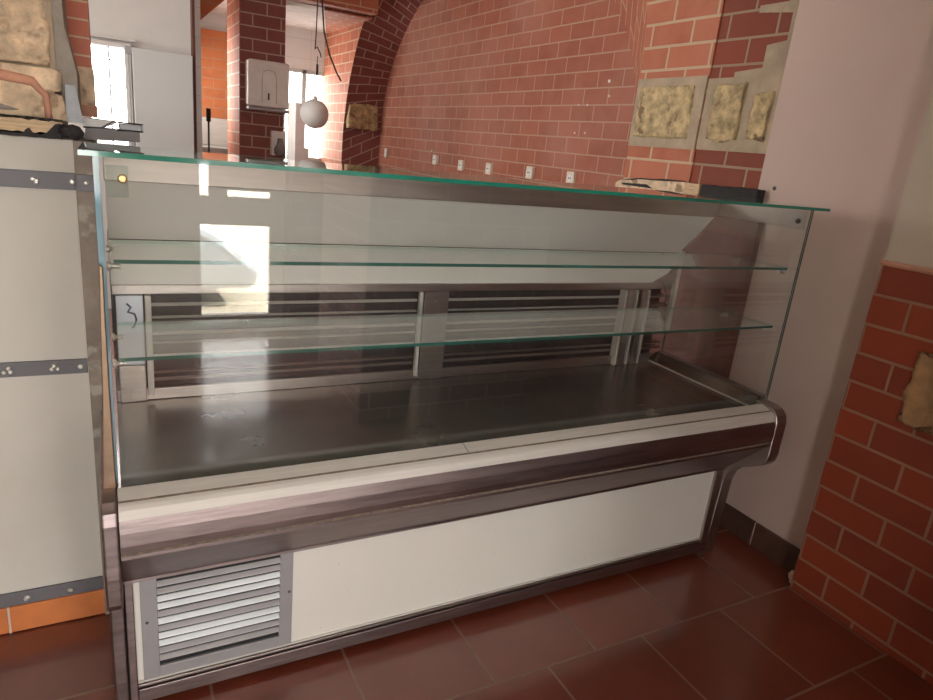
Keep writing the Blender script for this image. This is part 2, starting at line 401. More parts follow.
# back room: far wall with window, pillar, ceiling
bm = bmesh.new()
box(bm, 1.75, 2.6, 8.0, 8.15, 0, 1.10); box(bm, 1.75, 2.6, 8.0, 8.15, 2.08, 2.5); box(bm, .60, 1.80, 8.0, 8.15, 0, 3.3); box(bm, .60, .66, 5.62, 6.9, 0, 3.3); box(bm, .60, .66, 7.8, 8.0, 0, 3.3); box(bm, .60, .66, 6.9, 7.8, 0, 1.45); box(bm, .60, .66, 6.9, 7.8, 2.1, 3.3); box(bm, 1.75, 2.95, 8.0, 8.15, 2.5, 3.3)  # includes an unseen side opening, added to brighten the far bay
struct('wall_far', bm, 'white_tile', 'white tiled far wall')
win = bmesh.new()
for x0, x1 in ((1.80, 1.83), (2.0, 2.05), (2.27, 2.31)): box(win, x0, x1, 7.98, 8.03, 1.10, 2.08)
box(win, 1.80, 2.31, 7.98, 8.03, 1.10, 1.14); box(win, 1.80, 2.31, 7.98, 8.03, 2.04, 2.08)
w1 = struct('window_1', win, 'frame', 'bright two pane window in the far wall', bevel=.004)
bm = bmesh.new(); box(bm, 1.83, 2.27, 8.0, 8.006, 1.14, 2.04); struct('pane', bm, 'glass', parent=w1)
bm = bmesh.new(); box(bm, .90, 1.60, 7.94, 8.0, 0, 2.33); struct('wall_far_brick', bm, 'brick_orange', 'orange brick panel on the far wall')
bm = bmesh.new(); box(bm, 1.05, 1.425, 6.3, 6.75, 0, 3.3)
pf = struct('wall_pillar', bm, 'brick_plum', 'dark brick pillar carrying the dispensers')
bm = bmesh.new(); box(bm, 1.044, 1.052, 6.302, 6.95, 0, 3.3); struct('pillar_side', bm, 'brick_pillar', 'left brick side of the pillar, painted in a lit tone', parent=pf)  # paler brick over the pillar side paints the light falling on it
bm = bmesh.new(); box(bm, 1.425, 2.25, 6.30, 6.45, 2.50, 3.3); struct('wall_lintel', bm, 'brick_pillar', 'brick lintel over the far bay')
bm = bmesh.new(); box(bm, .66, 2.25, 6.45, 8.0, 2.5, 2.56)
for i in range(9): box(bm, .9, 2.25, 6.455+i*.17, 6.61+i*.17, 2.492, 2.5)
struct('ceiling_back', bm, 'ceiling', 'boarded white ceiling of the far bay')
bm = bmesh.new(); prism(bm, [(.585, 2.04), (.80, 2.26), (1.05, 2.5), (1.05, 3.3), (.585, 3.3)], 1, 6.35, 6.7)
struct('wall_brace', bm, 'brick_orange', 'slanting brick edge over the far niche')
bm = bmesh.new(); box(bm, -2.6, 2.95, 1.9, 6.75, 3.3, 3.4); struct('ceiling_middle', bm, 'ceiling', 'ceiling of the back room')
bm = bmesh.new(); prism(bm, [(1.80, 6.455), (2.249, 6.455), (2.249, 7.95)], 2, 2.475, 2.56); struct('wall_haunch', bm, 'brick_pillar', 'brick haunch beside the far bay ceiling')
# white partition with barred window
bm = bmesh.new()
box(bm, -2.6, -.07, 5.5, 5.62, 0, 2.95); box(bm, -.07, .17, 5.5, 5.62, 1.84, 2.95); box(bm, .17, .60, 5.5, 5.62, 0, 2.95); box(bm, -.07, .17, 5.5, 5.62, 0, 1.2); box(bm, -2.5, .60, 5.5, 5.62, 2.95, 3.3)
struct('wall_partition', bm, 'far_white', 'off white partition with the barred window')
bm = bmesh.new()
box(bm, -.09, -.07, 5.46, 5.53, 1.2, 1.86); box(bm, .15, .19, 5.46, 5.53, 1.2, 1.86); box(bm, -.09, .19, 5.46, 5.53, 1.84, 1.87); box(bm, -.09, .22, 5.45, 5.50, 1.885, 1.90)
w2 = struct('window_2', bm, 'far_white', 'barred window left of the grey door', bevel=.003)
bm = bmesh.new()
for x in (.055,): box(bm, x-.005, x+.005, 5.53, 5.54, 1.2, 1.84)
for z in (1.37, 1.60, 1.80): box(bm, -.07, .055, 5.53, 5.54, z-.1-.004, z-.1+.004)
for z in (1.44, 1.63, 1.80): box(bm, .055, .15, 5.53, 5.54, z-.04-.004, z-.04+.004)
struct('bars', bm, 'dark_metal', parent=w2)
bm = bmesh.new(); box(bm, -.07, .15, 5.545, 5.55, 1.2, 1.84); struct('pane', bm, 'glass', parent=w2)

# left: low wall, post, strips, stone pier above
bm = bmesh.new(); box(bm, -2.6, -.066, 1.9, 2.2, 0, 1.345)
wl = struct('wall_left', bm, 'plaster_l', 'white painted low wall left of the counter')
bm = bmesh.new(); prism(bm, [(-.068, .0), (-.066, 1.345), (-.026, 1.345), (-.028, 1.05), (-.03, 1.0), (-.03, .8), (-.038, .5), (-.05, .35), (-.052, 0)], 1, 1.885, 2.2)
struct('jamb_post', bm, 'post', 'weathered brown post at the wall end', parent=wl, bevel=.002)
bm = bmesh.new(); box(bm, -.298, -.0665, 1.889, 1.9, .004, .086); box(bm, -.62, -.304, 1.889, 1.9, .004, .086); box(bm, -.95, -.626, 1.889, 1.9, .004, .086); box(bm, -2.6, -.956, 1.889, 1.9, .004, .086)
struct('baseboard_left', bm, 'skirt_o', 'orange tile skirting at the foot of the white wall', bevel=.0015)
bm = bmesh.new(); box(bm, -.304, -.298, 1.892, 1.9, 0, .084); struct('joint', bm, 'grout', parent=bpy.data.objects['baseboard_left'])

def metal_strip(z0, z1, xr, label, bolts, screws):
    t = thing('metal_strip', label, 'metal strip', (-.5, 1.9, z0), 'grey strips across the white wall')
    B('flat_bar', -2.2, xr, 1.891, 1.8995, z0, z1, 'strip', t, .001)
    for x in bolts:
        zc = (z0+z1)/2
        for k in range(3):
            bm = bmesh.new(); a = random.random()*6
            lathe(bm, (x+random.uniform(-.009, .009), 1.8905, zc+random.uniform(-.006, .006)), (0, -1, 0), [(.0065, 0), (.006, .003), (.003, .005)], 6)
            obj('bolt_blob', bm, 'zinc', t)
    for x in screws:
        bm = bmesh.new(); lathe(bm, (x, 1.8905, (z0+z1)/2), (0, -1, 0), [(.006, 0), (.006, .002), (.0035, .0025)], 12)
        obj('screw', bm, 'zinc', t)
    return t
metal_strip(1.229, 1.269, -.067, 'grey metal strip near the top of the white wall', [-.147], [-.074])
B('end_cap_plate', -.0645, -.022, 1.8765, 1.8845, 1.229, 1.268, 'strip', bpy.data.objects['metal_strip'], .001)
bm = bmesh.new(); lathe(bm, (-.045, 1.876, 1.25), (0, -1, 0), [(.007, 0), (.006, .003), (.002, .005)], 7); obj('bolt_blob', bm, 'zinc', bpy.data.objects['metal_strip'])
metal_strip(.759, .797, -.069, 'grey metal strip across the middle of the white wall', [-.243, -.142], [-.085])
metal_strip(.088, .128, -.069, 'grey metal strip just above the orange skirting', [-.249, -.152], [])

pl = bmesh.new(); box(pl, -.75, -.092, 1.94, 2.2, 1.385, 3.3)
ps = struct('wall_pier_left', pl, 'mortar', 'crumbling stone pier standing on the low wall')
rough_block('plaster_stone', -.60, -.094, 1.925, 1.96, 1.50, 1.83, 'stone_l', ps, (1, -1), .018, n=60, seed=31, edge=.006)
rough_block('lower_stone', -.70, -.075, 1.918, 1.96, 1.385, 1.505, 'stone_l', ps, (1, -1), .007, n=26, seed=37, edge=.006)
bm = bmesh.new(); tube(bm, [(-.45, 1.92, 1.475), (-.2, 1.918, 1.475), (-.14, 1.918, 1.468), (-.115, 1.918, 1.44), (-.112, 1.918, 1.39)], [.012, .012, .011, .008, .008], 8)
struct('clay_band', bm, 'clay', 'faded red clay band in the stone', parent=ps)
bm = bmesh.new(); tube(bm, [(-.45, 1.918, 1.405), (-.25, 1.917, 1.41), (-.17, 1.918, 1.402)], [.008, .012, .003], 8); struct('grey_band', bm, 'groove', parent=ps)
bm = bmesh.new(); prism(bm, [(-.098, 1.385), (-.104, 1.6), (-.10, 1.8), (-.105, 3.3), (-.075, 3.3), (-.074, 1.8), (-.07, 1.6), (-.05, 1.5), (-.052, 1.385)], 1, 1.955, 2.2)
struct('groove', bm, 'groove', 'grey broken edge of the pier', parent=ps)
bm = bmesh.new(); prism(bm, [(-.078, 1.385), (-.076, 1.47), (-.055, 1.47), (-.042, 1.385)], 1, 1.94, 1.956); struct('plaster_patch', bm, 'bluegrey', parent=ps)
bm = bmesh.new(); box(bm, -.6, -.022, 2.26, 2.6, 1.53, 3.3)
pb = struct('wall_pier_back', bm, 'brick_left', 'red brick half of the left pier')
bm = bmesh.new(); box(bm, -.6, -.018, 2.258, 2.6, 1.43, 1.53); struct('stone_course', bm, 'stone_l', parent=pb)
bm = bmesh.new(); box(bm, -.6, -.014, 2.252, 2.6, 1.399, 1.43); struct('clay_course', bm, 'clay', parent=pb)
bm = bmesh.new(); box(bm, -.6, -.02, 2.2, 2.6, 0, 1.345); struct('wall_left_back', bm, 'plaster_l', 'back part of the low wall')

# lintel over the opening and the front room shell
bm = bmesh.new(); box(bm, -2.6, 2.95, 1.94, 2.19, 2.62, 3.3); struct('wall_header', bm, 'plaster_c', 'wall above the counter opening')
bm = bmesh.new(); box(bm, -2.6, 2.6, -2.15, 1.94, 2.95, 3.05); struct('ceiling', bm, 'ceiling', 'ceiling of the front room')
bm = bmesh.new(); box(bm, -2.7, -2.6, -2.15, 3.0, 0, 3.3); box(bm, -2.7, -2.6, 3.0, 5.0, 0, 1.1); box(bm, -2.7, -2.6, 3.0, 5.0, 2.5, 3.3); box(bm, -2.7, -2.6, 5.0, 5.62, 0, 3.3)  # unseen window opening, added to light the back room
struct('wall_side', bm, 'plaster_l', 'plain wall on the far left')
# entrance front behind the camera
bm = bmesh.new()
FY0, FY1 = -2.15, -2.0
def fw(x0, x1, z0, z1): box(bm, x0, x1, FY0, FY1, z0, z1)
fw(-2.6, -.95, 0, 2.95); fw(-.95, .01, 0, .10); fw(-.95, .01, 2.45, 2.95); fw(.01, .45, 0, 2.95)
fw(.45, 1.42, 2.45, 2.95)
struct('wall_front', bm, 'plaster_l', 'front wall with the street window')
bm = bmesh.new(); box(bm, 1.12, 1.42, FY0, FY1, 0, 1.16); box(bm, 1.395, 2.15, -2.15, -1.0, 0, 2.95); box(bm, 1.10, 2.15, -1.0, -.2, 0, 2.95); struct('wall_front_brick', bm, 'brick_plum', 'brick part of the front wall, brought forward to shade the right')  # nearer pier block added out of view to shade the right wall
bm = bmesh.new()
box(bm, -.95, -.90, -2.1, -2.04, .1, 2.45); box(bm, -.48, -.45, -2.1, -2.04, .1, 2.45); box(bm, -.04, .01, -2.1, -2.04, .1, 2.45); box(bm, -.95, .01, -2.1, -2.04, .10, .14); box(bm, -.95, .01, -2.1, -2.04, 2.40, 2.45)
w3 = struct('window_3', bm, 'frame', 'street window beside the entrance')
bm = bmesh.new(); box(bm, .45, .55, -2.1, -2.04, 0, 2.45); box(bm, 1.02, 1.12, -2.1, -2.04, 0, 2.45); box(bm, .55, 1.02, -2.1, -2.04, 0, .1); box(bm, .55, 1.02, -2.1, -2.04, .745, .94)
box(bm, .61, .73, -2.1, -2.04, .94, 1.16); box(bm, .73, 1.02, -2.1, -2.04, .985, 1.16); box(bm, .45, 1.395, -2.1, -2.04, 1.16, 1.20); box(bm, .45, .50, -2.1, -2.04, 1.2, 2.45); box(bm, .90, .94, -2.1, -2.04, 1.2, 2.45); box(bm, .45, 1.395, -2.1, -2.04, 2.41, 2.45)
struct('door_1', bm, 'far_white', 'white street door with low glazing', bevel=.004)
bm = bmesh.new(); box(bm, -14, 16, -26, -2.15, -.55, -.45); struct('ground', bm, 'road', 'sunlit paved street outside')

# car outside, seen reflected in the glass
car = thing('car', 'grey parked car seen reflected in the front glass', 'car', (-.9, -5.2, -.45))
prof = [(1.36, -.26), (1.42, -.05), (1.20, .12), (1.06, .25), (.85, .36), (.15, .50), (-.55, .98), (-1.9, 1.0), (-2.5, .60), (-2.95, .52), (-3.0, -.20)]
bm = bmesh.new(); prism(bm, prof, 1, -6.0, -4.35); obj('body', bm, 'car', car, .09, 4)
bm = bmesh.new(); prism(bm, [(.05, .52), (-.56, .92), (-1.85, .93), (-2.35, .62)], 1, -6.005, -4.345); obj('side_window', bm, 'carglass', car)
bm = bmesh.new(); lathe(bm, (1.0, -4.5, .17), (1, .25, 0), [(.11, 0), (.12, .06), (.09, .12), (.02, .14)], 20); obj('headlamp', bm, 'headlamp', car)
for x in (.5, -2.2):
    for y in (-4.32, -5.85):
        bm = bmesh.new(); lathe(bm, (x, y-.09, -.14), (0, 1, 0), [(.2, 0), (.3, .02), (.31, .09), (.3, .17), (.2, .19)], 24); wh = obj('wheel', bm, 'rubber', car)
        bm = bmesh.new(); lathe(bm, (x, y+.1, -.14), (0, 1, 0), [(.19, 0), (.17, .015), (.05, .02)], 18); obj('rim', bm, 'zinc', wh)

# ------------------------------------------------------------------ display counter
DC = thing('display_counter', 'long glass fronted refrigerated display counter with steel base', 'display counter', (1.0, 1.7, 0))
# base and cladding
bm = bmesh.new(); box(bm, .0, 1.985, 1.50, 1.98, .03, .62); obj('carcass', bm, 'dark_metal', DC)
bm = bmesh.new(); box(bm, .0, 1.955, 1.497, 1.499, .072, .40); obj('front_panel', bm, 'white_panel', DC)['label'] = 'cream white lower front panel with rust specks'
bm = bmesh.new(); box(bm, -.012, .006, 1.478, 1.50, .0, .44); obj('corner_post', bm, 'steel_plum', DC, .002)
bm = bmesh.new(); box(bm, 1.950, 1.985, 1.486, 1.50, .0, .42); obj('corner_post', bm, 'steel', DC, .002)
bm = bmesh.new(); box(bm, .006, 1.985, 1.485, 1.498, .020, .060); obj('base_rail', bm, 'steel_plum', DC, .002)
bm = bmesh.new(); box(bm, .006, 1.985, 1.489, 1.498, .064, .071); obj('base_trim', bm, 'steel', DC, .001)
bm = bmesh.new(); box(bm, .006, 1.985, 1.493, 1.498, .073, .079); obj('base_trim', bm, 'steel_lt', DC, .001)
# apron: swept profile
ap = [(1.478, .378), (1.4785, .386), (1.336, .535), (1.329, .541), (1.329, .549), (1.334, .552), (1.334, .556), (1.326, .558), (1.324, .575), (1.325, .605), (1.331, .632), (1.339, .650), (1.346, .657), (1.354, .661),
      (1.3555, .652), (1.3590, .652), (1.3605, .6625), (1.396, .672), (1.400, .672), (1.400, .64), (1.45, .60), (1.49, .42), (1.49, .378)]
bm = bmesh.new(); fs = prism(bm, ap, 0, -.013, 1.985)
bm.normal_update()
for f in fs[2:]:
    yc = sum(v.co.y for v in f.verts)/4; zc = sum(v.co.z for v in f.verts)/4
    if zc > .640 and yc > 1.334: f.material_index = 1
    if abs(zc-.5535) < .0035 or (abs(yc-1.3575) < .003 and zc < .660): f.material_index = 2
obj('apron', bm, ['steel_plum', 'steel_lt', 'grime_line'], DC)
# scuffs: little chipped line along the gap
bm = bmesh.new(); prism(bm, [(1.361, .6628), (1.396, .6722), (1.396, .6728), (1.361, .6636)], 0, .80, .8015); obj('rail_joint', bm, 'dark_metal', DC)
# end plates
ep = [(1.95, .672), (1.425, .676), (1.375, .674), (1.350, .667), (1.333, .650), (1.325, .625), (1.325, .50), (1.330, .478), (1.343, .458), (1.365, .445), (1.40, .425), (1.44, .402), (1.468, .37), (1.480, .33), (1.484, .24), (1.492, .0), (1.99, .0), (1.99, .672)]
bm = bmesh.new(); prism(bm, ep, 0, 1.987, 2.040); obj('end_plate', bm, 'steel', DC, .004, 3)
bm = bmesh.new(); prism(bm, [(y+.002, z-.045 if .38 < z < .49 else z) if z > .2 else (y, z) for y, z in ep if y < 1.9]+[(1.84, .0), (1.84, .672)], 0, -.045, -.0145)
obj('end_plate', bm, 'steel_plum', DC, .005, 3)
bm = bmesh.new(); prism(bm, [(-.040, .672), (-.0142, .672), (-.0155, .87), (-.0155, 1.03), (-.0145, 1.14), (-.0215, 1.143), (-.025, 1.04), (-.030, .87)], 1, 1.400, 1.412); obj('side_post', bm, 'bronze', DC, .002, 2)
# deck
bm = bmesh.new(); box(bm, -.006, 1.962, 1.401, 1.962, .630, .650); obj('deck', bm, 'deck', DC)
bm = bmesh.new(); prism(bm, [(1.958, .635), (1.958, .652), (2.006, .690), (2.010, .690), (2.010, .635)], 1, 1.425, 1.95); obj('side_coving', bm, 'deck', DC)
bm = bmesh.new(); box(bm, 1.954, 1.962, 1.43, 1.95, .652, .657); obj('coving_trim', bm, 'steel_lt', DC)
bm = bmesh.new(); box(bm, 2.004, 2.036, 1.425, 1.95, .6765, .690); obj('glass_channel', bm, 'steel', DC, .001)
# rear wall of the display
bm = bmesh.new(); box(bm, -.006, 2.02, 2.005, 2.015, .62, 1.12); obj('rear_casing', bm, 'casing', DC)
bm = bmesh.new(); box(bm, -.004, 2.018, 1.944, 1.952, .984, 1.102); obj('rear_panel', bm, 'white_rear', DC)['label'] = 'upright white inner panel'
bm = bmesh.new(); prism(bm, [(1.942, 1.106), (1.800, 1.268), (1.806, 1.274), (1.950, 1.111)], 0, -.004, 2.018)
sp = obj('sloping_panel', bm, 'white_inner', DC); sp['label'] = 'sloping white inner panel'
bm = bmesh.new(); lathe(bm, (.06, 1.8985, 1.1665), (0, -1, -1), [(.010, -.004), (.010, .001), (.006, .0015)], 14)
hole = obj('plug', bm, 'dark_metal', DC)
bm = bmesh.new(); lathe(bm, (1.93, 1.9435, 1.10), (0, -1, 0), [(.005, 0), (.004, .003)], 10); obj('screw', bm, 'dark_metal', DC)
bm = bmesh.new(); box(bm, -.006, 2.024, 1.792, 1.81, 1.266, 1.340); obj('header_rail', bm, 'steel_hdr', DC, .002)
bm = bmesh.new(); box(bm, -.004, 2.018, 1.936, 1.955, .958, .984); obj('grille_rail', bm, 'steel', DC, .002)
bm = bmesh.new(); box(bm, -.004, 1.96, 1.938, 1.955, .6505, .684); obj('grille_rail', bm, 'steel', DC, .002)
for k, z in enumerate((.925, .889, .842, .815, .776, .728, .706)):
    for (x0, x1) in ((.090, .886), (.996, 1.752)):
        bm = bmesh.new(); h = .0085 if k % 2 == 0 else .006
        prism(bm, [(1.948, z-h*.4), (1.946, z+h*.3), (1.950, z+h*.7), (1.957, z+h*.5), (1.956, z-h*.3)], 0, x0, x1)
        obj('grille_slat', bm, 'bar' if k < 5 else 'steel', DC)
    bm = bmesh.new(); prism(bm, [(1.950, z-.005), (1.947, z+.003), (1.985, z+.004), (1.985, z-.002)], 0, 1.90, 2.016); obj('grille_slat', bm, 'steel', DC)
bm = bmesh.new(); box(bm, .912, .994, 1.930, 1.965, .6505, .9575); box(bm, .904, .912, 1.925, 1.945, .66, .957); mp_ = obj('grille_post', bm, 'steel', DC, .001)
bm = bmesh.new(); box(bm, .888, .900, 1.93, 1.945, .665, .957); obj('grille_edge', bm, 'steel_lt', DC, .001)
bm = bmesh.new(); lathe(bm, (.945, 1.9295, .925), (0, -1, 0), [(.004, 0), (.003, .003)], 10); obj('screw', bm, 'zinc', DC)
bm = bmesh.new(); box(bm, .074, .090, 1.925, 1.945, .668, .957); obj('grille_edge', bm, 'steel_lt', DC, .002)
bm = bmesh.new(); box(bm, .004, .070, 1.93, 1.95, .76, .957); pbx = obj('end_cover', bm, 'plate_blue', DC, .002); pbx['label'] = 'pale end cover with a handwritten 3'
bm = bmesh.new(); tube(bm, [(.030, 1.928, .935), (.040, 1.928, .925), (.032, 1.928, .912), (.048, 1.928, .906), (.052, 1.928, .890), (.046, 1.928, .872), (.040, 1.928, .868)], .003, 6); obj('handwritten_mark', bm, 'ink', DC)['label'] = 'dark handwritten 3'
bm = bmesh.new(); box(bm, .004, .070, 1.93, 1.95, .6505, .758); obj('end_cover', bm, 'steel', DC, .002)
for x0, x1, mt in ((1.755, 1.768, 'steel_lt'), (1.772, 1.806, 'steel'), (1.816, 1.824, 'steel_lt'), (1.842, 1.872, 'steel'), (1.878, 1.886, 'steel_lt')):
    bm = bmesh.new(); box(bm, x0, x1, 1.922, 1.955, .6505, .957); obj('grille_post', bm, mt, DC, .002)
bm = bmesh.new(); tube(bm, [(1.862, 1.905, .70), (1.862, 1.905, .915)], .006, 10); obj('drain_tube', bm, 'steel_lt', DC)
bm = bmesh.new(); box(bm, 2.008, 2.026, 1.920, 1.938, .79, 1.115); obj('glass_edge_strip', bm, 'steel_lt', DC, .001)
bm = bmesh.new(); prism(bm, [(1.90, .985), (2.012, .985), (2.012, 1.06), (1.975, 1.02)], 1, 1.925, 1.943); obj('corner_bracket', bm, 'steel', DC, .001)
bm = bmesh.new(); tube(bm, [(1.91, 1.92, 1.0), (1.94, 1.915, .985), (1.965, 1.915, .93), (1.975, 1.92, .85)], .004, 6); obj('cable', bm, 'steel', DC)
# glass panes
def pane(name, x0, x1, y0, y1, z0, z1, thin, edge, gl='glass'):
    bm = bmesh.new(); fs = box(bm, x0, x1, y0, y1, z0, z1); bm.normal_update()
    for f in fs:
        if abs(f.normal[thin]) < .5: f.material_index = 2 if name == 'shelf_glass' and f.calc_center_median().y > y0+.01 else 1
    return obj(name, bm, [gl, edge, 'edge_soft'], DC)
pane('front_glass', -.010, 2.034, 1.4155, 1.4205, .652, 1.340, 1, 'edge_dark')
pane('end_glass', 2.027, 2.033, 1.4215, 1.945, .690, 1.340, 0, 'edge_dark')
pane('end_glass', -.021, -.010, 1.4215, 1.88, .677, 1.340, 0, 'edge_blue')
pane('top_glass', -.043, 2.095, 1.402, 1.73, 1.3405, 1.350, 2, 'edge', 'shelfglass')
pane('shelf_glass', .004, 2.022, 1.452, 1.690, 1.136, 1.144, 2, 'edge_teal', 'shelfglass')['label'] = 'upper glass shelf'
pane('shelf_glass', .004, 2.022, 1.455, 1.730, .931, .939, 2, 'edge_teal', 'shelfglass')['label'] = 'lower glass shelf'
for z in (1.136, .931):
    for y in (1.47, 1.66):
        for x, s in ((2.027, -1), (-.008, 1)):
            bm = bmesh.new(); lathe(bm, (x, y, z-.008), (s, 0, 0), [(.009, 0), (.009, .006), (.005, .008), (.005, .022), (.007, .024)], 14)
            obj('shelf_clip', bm, 'zinc', DC)
# corner clamps
bm = bmesh.new(); box(bm, -.0005, .036, 1.4215, 1.4275, 1.268, 1.326); cl = obj('glass_clamp', bm, 'acrylic', DC, .001)
bm = bmesh.new(); lathe(bm, (.026, 1.415, 1.303), (0, -1, 0), [(.0085, 0), (.0085, .003), (.005, .006), (.004, .005)], 18); obj('clamp_screw', bm, 'brass', cl)
bm = bmesh.new(); box(bm, 2.0225, 2.0265, 1.43, 1.79, 1.275, 1.335); eb = obj('end_rail', bm, 'steel', DC, .001)
bm = bmesh.new(); lathe(bm, (2.022, 1.455, 1.300), (-1, 0, 0), [(.009, 0), (.008, .005), (.004, .007)], 8); obj('clamp_screw', bm, 'dark_metal', eb)
# vent grille
gx0, gx1, gz0, gz1 = .020, .382, .083, .372
bm = bmesh.new()
box(bm, gx0, gx0+.036, 1.488, 1.4965, gz0, gz1); box(bm, gx1-.034, gx1, 1.488, 1.4965, gz0, gz1); box(bm, gx0+.036, gx1-.034, 1.488, 1.4965, gz0, gz0+.032)
vg = obj('vent_frame', bm, 'grey_paint', DC, .001)
bm = bmesh.new(); box(bm, gx0+.036, gx1-.034, 1.4945, 1.4968, gz0+.03, gz1); obj('vent_backing', bm, 'black', vg)
nsl = 11; H0 = gz0+.051; dz = (gz1-.001-H0)/nsl
cols = ['slat_shaded', 'slat_shaded', 'slat_lit', 'slat_lit', 'slat_shaded', 'slat_lit', 'slat_shaded', 'slat_lit', 'slat_lit', 'slat_shaded', 'slat_shaded']  # pale and grey slats paint the light and shade of their tilt
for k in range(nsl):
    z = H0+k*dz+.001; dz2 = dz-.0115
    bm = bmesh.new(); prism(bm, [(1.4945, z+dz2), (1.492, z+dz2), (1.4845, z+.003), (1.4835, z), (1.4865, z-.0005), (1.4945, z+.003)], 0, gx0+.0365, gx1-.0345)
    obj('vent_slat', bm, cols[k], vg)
for x in (gx0+.012, gx1-.009):
    bm = bmesh.new(); lathe(bm, (x, 1.4878, .252), (0, -1, 0), [(.004, 0), (.0035, .0015)], 10); obj('screw', bm, 'dark_metal', vg)
# scrap of blue film lying on the deck
bm = bmesh.new()
pts = []
for k in range(9):
    x = .195+k*.014; pts.append((x, 1.78+.006*math.sin(k*2.1), .6515+.003*abs(math.sin(k*1.7))))
for a, b in zip(pts, pts[1:]):
    w = .003 if a[0] < .25 else .012
    f = bm.faces.new([bm.verts.new(p) for p in ((a[0], a[1]-w, a[2]), (b[0], b[1]-w, b[2]), (b[0], b[1]+w, b[2]+.003), (a[0], a[1]+w, a[2]+.003))])
so = bmesh.ops.solidify(bm, geom=bm.faces, thickness=.0006)
tag(obj('plastic_scrap', bm, 'plate_blue'), 'small crumpled pale blue scrap lying on the steel deck', 'scrap')

# ------------------------------------------------------------------ broken worktop remains
def jag(bm, x0, x1, zt, zb, n, y0, y1, amp, mi=0, seed=0):
    topp = [(x0+(x1-x0)*i/n, zt+noise.noise(V((i*.9, seed, 0)))*amp*.3) for i in range(n+1)]
    bot = [(x0+(x1-x0)*i/n, zb+noise.noise(V((i*.7, seed+5, 0)))*amp) for i in range(n+1)]
    prism(bm, topp+bot[::-1], 1, y0, y1, mi)
bw_ = thing('broken_worktop', 'broken end of a worktop with jagged black edge on the low wall', 'worktop', (-.2, 2.0, 1.345))
bm = bmesh.new(); jag(bm, -.75, -.085, 1.384, 1.356, 60, 1.888, 2.195, .010, 0, 2); obj('wood_core', bm, 'rawwood', bw_)
bm = bmesh.new(); jag(bm, -.75, -.10, 1.352, 1.3455, 50, 1.884, 2.19, .004, 0, 4); obj('grime_layer', bm, 'char', bw_)
bm = bmesh.new()
prism(bm, [(-.165, 1.350), (-.158, 1.362), (-.151, 1.366), (-.146, 1.357), (-.132, 1.352), (-.118, 1.357), (-.110, 1.366), (-.100, 1.378), (-.088, 1.382), (-.088, 1.346), (-.165, 1.346)], 1, 1.879, 1.892)
tube(bm, [(-.088, 1.885, 1.368), (-.078, 1.88, 1.366), (-.066, 1.878, 1.366), (-.054, 1.88, 1.363), (-.047, 1.885, 1.36)], [.012, .014, .0165, .0155, .009], 9)
obj('charred_edge', bm, 'char', bw_)
bm = bmesh.new(); jag(bm, -.30, -.085, 1.3895, 1.3865, 40, 1.882, 1.915, .007, 0, 13); obj('charred_rim', bm, 'char', bw_)
bm = bmesh.new(); prism(bm, [(-.045, 1.346), (.082, 1.3505), (.082, 1.376), (-.04, 1.376)], 1, 1.99, 2.19); obj('underside_board', bm, 'brown_slab', bw_)
bm = bmesh.new(); prism(bm, [(-.045, 1.378), (.0, 1.378), (.030, 1.392), (.030, 1.396), (-.045, 1.398)], 1, 1.99, 2.24); obj('top_sheet', bm, 'far_white', bw_)
bm = bmesh.new(); box(bm, .036, .088, 1.992, 2.19, 1.3775, 1.393); obj('end_block', bm, 'smoke_plastic', bw_, .002)
bm = bmesh.new(); tube(bm, [(-.045, 1.987, 1.376), (-.005, 1.987, 1.378), (.022, 1.987, 1.396), (.09, 1.99, 1.395), (.09, 1.99, 1.377), (.03, 1.987, 1.376)], .0022, 6); obj('metal_trim', bm, 'dark_metal', bw_)

bs = thing('broken_sill', 'chipped white sill remains on the brick pier behind the glass top', 'sill', (2.2, 2.4, 1.31))
bm = bmesh.new()
prism(bm, [(2.16, 1.312), (2.62, 1.300), (2.62, 1.335), (2.58, 1.352), (2.50, 1.356), (2.46, 1.364), (2.30, 1.368), (2.16, 1.376)], 0, 2.205, 2.2495); obj('sill_core', bm, 'stone_l', bs)
bm = bmesh.new(); prism(bm, [(2.36, 1.330), (2.56, 1.330), (2.57, 1.338), (2.40, 1.345)], 0, 2.199, 2.206); obj('gap', bm, 'char', bs)
bm = bmesh.new(); prism(bm, [(2.20, 1.376), (2.36, 1.368), (2.45, 1.3635), (2.57, 1.352), (2.52, 1.360), (2.44, 1.370), (2.36, 1.372), (2.30, 1.378), (2.2, 1.380)], 0, 2.20, 2.24); obj('grime_layer', bm, 'char', bs)
bm = bmesh.new(); box(bm, 2.195, 2.2495, 2.075, 2.155, 1.318, 1.374); obj('raw_block', bm, 'rawwood', bs, .002)
bk = thing('black_rail', 'black broken rail end jutting from the white wall behind the glass top', 'rail', (2.2, 1.95, 1.34))
bm = bmesh.new()
tp = [(1.785+.28*i/14, 1.378+random.uniform(-.001, .006)) for i in range(15)]
prism(bm, [(1.785, 1.338), (2.068, 1.330)]+[(y, z-.006*(y-1.785)/.28) for y, z in tp[::-1]], 0, 2.20, 2.2440); obj('rail_bar', bm, 'char', bk)
bm = bmesh.new(); box(bm, 2.195, 2.244, 1.80, 2.06, 1.322, 1.330); obj('rail_bed', bm, 'mortar', bk)
bm = bmesh.new(); lathe(bm, (2.244, 1.748, 1.392), (-1, 0, 0), [(.008, 0), (.007, .002)], 12)
tag(obj('wall_plug', bm, 'plug'), 'small black plug hole in the white wall above the glass top', 'wall plug')
bm = bmesh.new(); box(bm, 2.212, 2.2430, 1.757, 2.62, 0.0, 1.262)
tag(obj('wooden_board', bm, 'wood'), 'dark brown wooden board seen through the right end glass', 'board')

